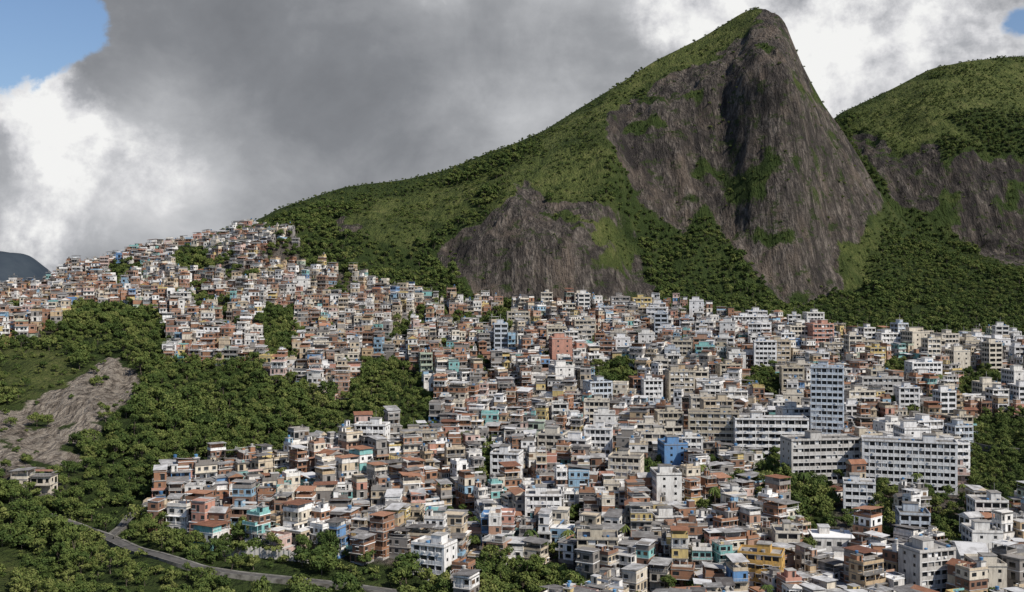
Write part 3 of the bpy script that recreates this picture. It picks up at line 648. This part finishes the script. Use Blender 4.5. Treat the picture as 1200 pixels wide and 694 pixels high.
def fill(sp,ya,yb,sc):
    global nh
    gx,gy=np.meshgrid(np.arange(-620,660,sp),np.arange(180,1040,sp))
    th=.12;hx=gx+rng.uniform(-.22,.22,gx.shape)*sp;hy=gy+rng.uniform(-.22,.22,gx.shape)*sp
    hx=hx.ravel();hy=hy.ravel();hx,hy=hx*math.cos(th)-(hy-600)*math.sin(th),hx*math.sin(th)+(hy-600)*math.cos(th)+600
    k=(hy>=ya)&(hy<yb);hx=hx[k];hy=hy[k]
    hz=ground(hx,hy);hu,hv=image_coords(hx,hy,hz)
    uf=sample(urban_f,hx,hy);ang=fbm(hx/110,hy/110,2,95);pk=fbm(hx/24,hy/24,3,97);dd=dist_poly(hx,hy,roadw)
    for i in range(len(hx)):
        if uf[i]<.5 or hu[i]<-110 or hu[i]>1310 or hv[i]>780 or dd[i]<7: continue
        x,y=float(hx[i]),float(hy[i])
        if not isfree(x,y): continue
        thr=.40 if hu[i]>330 else .25
        if hu[i]>980 : thr=.20
        elif hu[i]>700 and hv[i]>540: thr=.30
        if hv[i]<440: thr-=.06
        if pk[i]>thr or random.random()<.05:
            if random.random()<.88: treeat(x,y,random.uniform(.4,.85))
            continue
        crest=hu[i]<360 and hv[i]<318 or (hu[i]<90 and hv[i]>540)
        o=link(bpy.data.objects.new('favela_house',random.choice(lowh if (crest or random.random()<.15) else houses)))
        o.location=(x,y,float(hz[i])+random.uniform(-.9,1.2));a=math.radians(32)*float(ang[i])*1.6+random.uniform(-.14,.14)+random.choice([0,0,0,0,math.pi/2,-math.pi/2,math.pi])
        o.rotation_euler[2]=a;s=random.uniform(.82,1.1)*sc;o.scale=(s*random.choice([1,-1]) ,s,random.uniform(.92,1.08)*(1+sc)/2);nh+=1
fill(6.6,250,660,1.)
fill(5.7,660,960,.84)
print('HOUSES',nh,'TREES',nt,'BLD',nb)
# ---------------------------------------------------------------- road
m=M('asphalt_road');p=m.n('ShaderNodeNewGeometry').outputs['Position'];mat_as=m.out(m.ramp(m.noise(p,.4,6,.6),[(.3,(.045,.043,.041)),(.7,(.11,.103,.095))]),.9)
m=M('old_kerb_concrete');p=m.n('ShaderNodeNewGeometry').outputs['Position'];mat_kerb=m.out(m.ramp(m.noise(p,.5,6,.65),[(.35,(.07,.065,.055)),(.6,(.19,.18,.16))]),.9)
def ribbon(name,pts,w,mat,dz):
    P=[]
    for i in range(len(pts)-1):
        p0=pts[max(i-1,0)];p1=pts[i];p2=pts[i+1];p3=pts[min(i+2,len(pts)-1)]
        for k in range(10):
            t=k/10;P.append([.5*((2*p1[j])+(-p0[j]+p2[j])*t+(2*p0[j]-5*p1[j]+4*p2[j]-p3[j])*t*t+(-p0[j]+3*p1[j]-3*p2[j]+p3[j])*t**3) for j in(0,1)])
    vs=[];fs=[];zz=[max(float(ground(a+ox,b+oy)) for ox,oy in((0,0),(w*.6,0),(-w*.6,0),(0,w*.6),(0,-w*.6)))+dz for a,b in P]
    zz=list(np.convolve(np.pad(zz,4,mode='edge'),np.ones(9)/9,'valid'))
    for i,(a,b) in enumerate(P):
        q=P[min(i+1,len(P)-1)];r_=P[max(i-1,0)];dx,dy=q[0]-r_[0],q[1]-r_[1];L=math.hypot(dx,dy);nx,ny=-dy/L,dx/L
        z=zz[i]
        prof=[(-w/2-.4,-4),(-w/2-.4,.6),(-w/2-.15,.6),(-w/2-.15,.12),(-w/2+.0,.0),(w/2,0),(w/2+.0,.13),(w/2+.9,.13),(w/2+.9,-3)]
        for o_,h_ in prof: vs.append((a+nx*o_,b+ny*o_,z+h_))
    n=9;mi=[]
    for i in range(len(P)-1):
        for k in range(n-1):
            fs.append((i*n+k,(i+1)*n+k,(i+1)*n+k+1,i*n+k+1));mi.append(0 if k==4 else 1)
    me=bpy.data.meshes.new(name);me.from_pydata(vs,[],fs);me.materials.append(mat);me.materials.append(mat_kerb);me.polygons.foreach_set('material_index',mi)
    return link(bpy.data.objects.new(name,me))
ribbon('hillside_road',roadw,4.4,mat_as,.4)
ribbon('hillside_path',path2,2.2,mat_as,.3)
ribbon('hillside_road',[locate(*p) for p in [(1110,508),(1140,522),(1170,530),(1230,536),(1300,545)]],6,mat_as,1.5)
wp=[locate(*p) for p in[(262,652),(300,654),(340,657),(385,664)]];b=B()
for a,c in zip(wp[:-1],wp[1:]):
    n=7
    for i in range(n):
        t=i/n;x=a[0]+(c[0]-a[0])*t;y=a[1]+(c[1]-a[1])*t;z=float(ground(x,y));b.box(x-.25,x+.25,y-.5,y,z-3,z+3.4,SLAB)
        b.box(x+.253,x+(c[0]-a[0])/n-.253,y-.25,y+.1,z-3,z+2.9,SLAB)
link(bpy.data.objects.new('retaining_wall',b.mesh('retaining_wall_mesh')))
# ---------------------------------------------------------------- light
S=Vector((.66,-.50,.84)).normalized()
sun=bpy.data.lights.new('sun','SUN');sun.energy=5.;sun.angle=math.radians(.5);sun.color=(1.,.945,.86)
so=link(bpy.data.objects.new('sun',sun));so.rotation_euler=S.to_track_quat('Z','Y').to_euler()
w=M('World',True);scene.world=w.id
sky=w.n('ShaderNodeTexSky',{'sky_type':'NISHITA','sun_disc':False,'sun_elevation':math.asin(S.z),'sun_rotation':math.atan2(S.x,S.y)})
d=w.n('ShaderNodeTexCoord').outputs['Generated']
def sdir(u,v): return Vector(((u-CU)/F,1,(HZ-v)/F)).normalized()
n1=w.noise(w.mapv(d,(1,1,1.5)),3.4,8,.52,.35);n2=w.noise(w.mapv(d,(1,1,1.2)),10.,8,.60,.3);n3=w.noise(d,28.,6,.62)
def blob(u,v,r):
    nd=w.n('ShaderNodeVectorMath',{'operation':'DISTANCE'});w.set(nd,'0',d);nd.inputs[1].default_value=sdir(u,v)
    return w.rng(nd.outputs['Value'],0,r/F,1,0,True)
def addall(l):
    s=l[0]
    for q in l[1:]: s=w.math('ADD',s,q)
    return s
c0=lambda q,k:w.math('MULTIPLY',w.math('SUBTRACT',q,.5),k)
base=addall([c0(n1,1.5),c0(n2,.75),c0(n3,.16)]+[w.math('MULTIPLY',blob(u,v,r),k) for u,v,r,k in[(640,80,260,.20),(330,90,130,-.08),(480,130,140,-.10),(200,215,190,.34),(1000,60,300,.35),(560,170,160,.12),(60,200,160,.22)]])
lay=w.ramp(w.math('ADD',base,.40),[(.0,(1.75,1.83,2.0)),(.28,(2.3,2.4,2.6)),(.52,(3.3,3.4,3.6)),(.76,(4.9,5.0,5.2)),(1.,(7.,7.,7.1))])
cum=addall([w.math('MULTIPLY',blob(u,v,r),k) for u,v,r,k in[(35,105,110,1.0),(75,150,90,.55),(195,200,95,.52),(125,195,90,.40),(20,210,100,.40),(60,312,130,.7),(1010,40,250,.80),(1170,70,160,.55),(790,5,130,.70),(960,100,90,.40),(880,0,170,.4)]]+[c0(n2,1.5),c0(n3,.8),c0(n1,.5)])
cm=w.rng(cum,.30,.95,0,1,False)
cc=w.mix(cm,lay,w.ramp(w.math('ADD',c0(n3,1.6),w.math('ADD',c0(n2,1.6),w.math('MULTIPLY',cum,.5))),[(.0,(4.2,4.3,4.6)),(.38,(7.0,7.0,7.2)),(.7,(9.0,9.0,8.9))]))
blue=addall([blob(-10,5,150),w.math('MULTIPLY',blob(75,15,80),.55),w.math('MULTIPLY',blob(1192,26,42),.5)]+[c0(n2,1.2),c0(n3,.6),c0(n1,.5)])
sep=w.n('ShaderNodeSeparateXYZ');w.set(sep,'0',d)
# unseen sky overhead and behind the camera, cleared to lower the ambient light
openn=w.math('ADD',w.rng(sep.outputs[2],.40,.62,0,.55,True),w.rng(sep.outputs[1],.25,-.15,0,.55,True))
blue=w.math('ADD',blue,openn)
bm=w.rng(blue,.28,.46,0,1,True)
fin=w.mix(bm,cc,w.mix(1.,sky.outputs[0],(.9,.98,1.12),'MULTIPLY'))
bg=w.n('ShaderNodeBackground',Strength=.1);w.set(bg,'Color',fin)
o=w.t.nodes.new('ShaderNodeOutputWorld');w.t.links.new(bg.outputs[0],o.inputs[0])
# ---------------------------------------------------------------- camera
cam=bpy.data.cameras.new('camera');cam.sensor_width=36;cam.lens=36*F/1200;cam.shift_y=-19/1200;cam.clip_start=1;cam.clip_end=80000
co=link(bpy.data.objects.new('camera',cam));co.location=(0,0,CZ);co.rotation_euler=(math.radians(90),0,0);scene.camera=co
scene.view_settings.view_transform='Standard';scene.view_settings.look='None';scene.view_settings.exposure=0
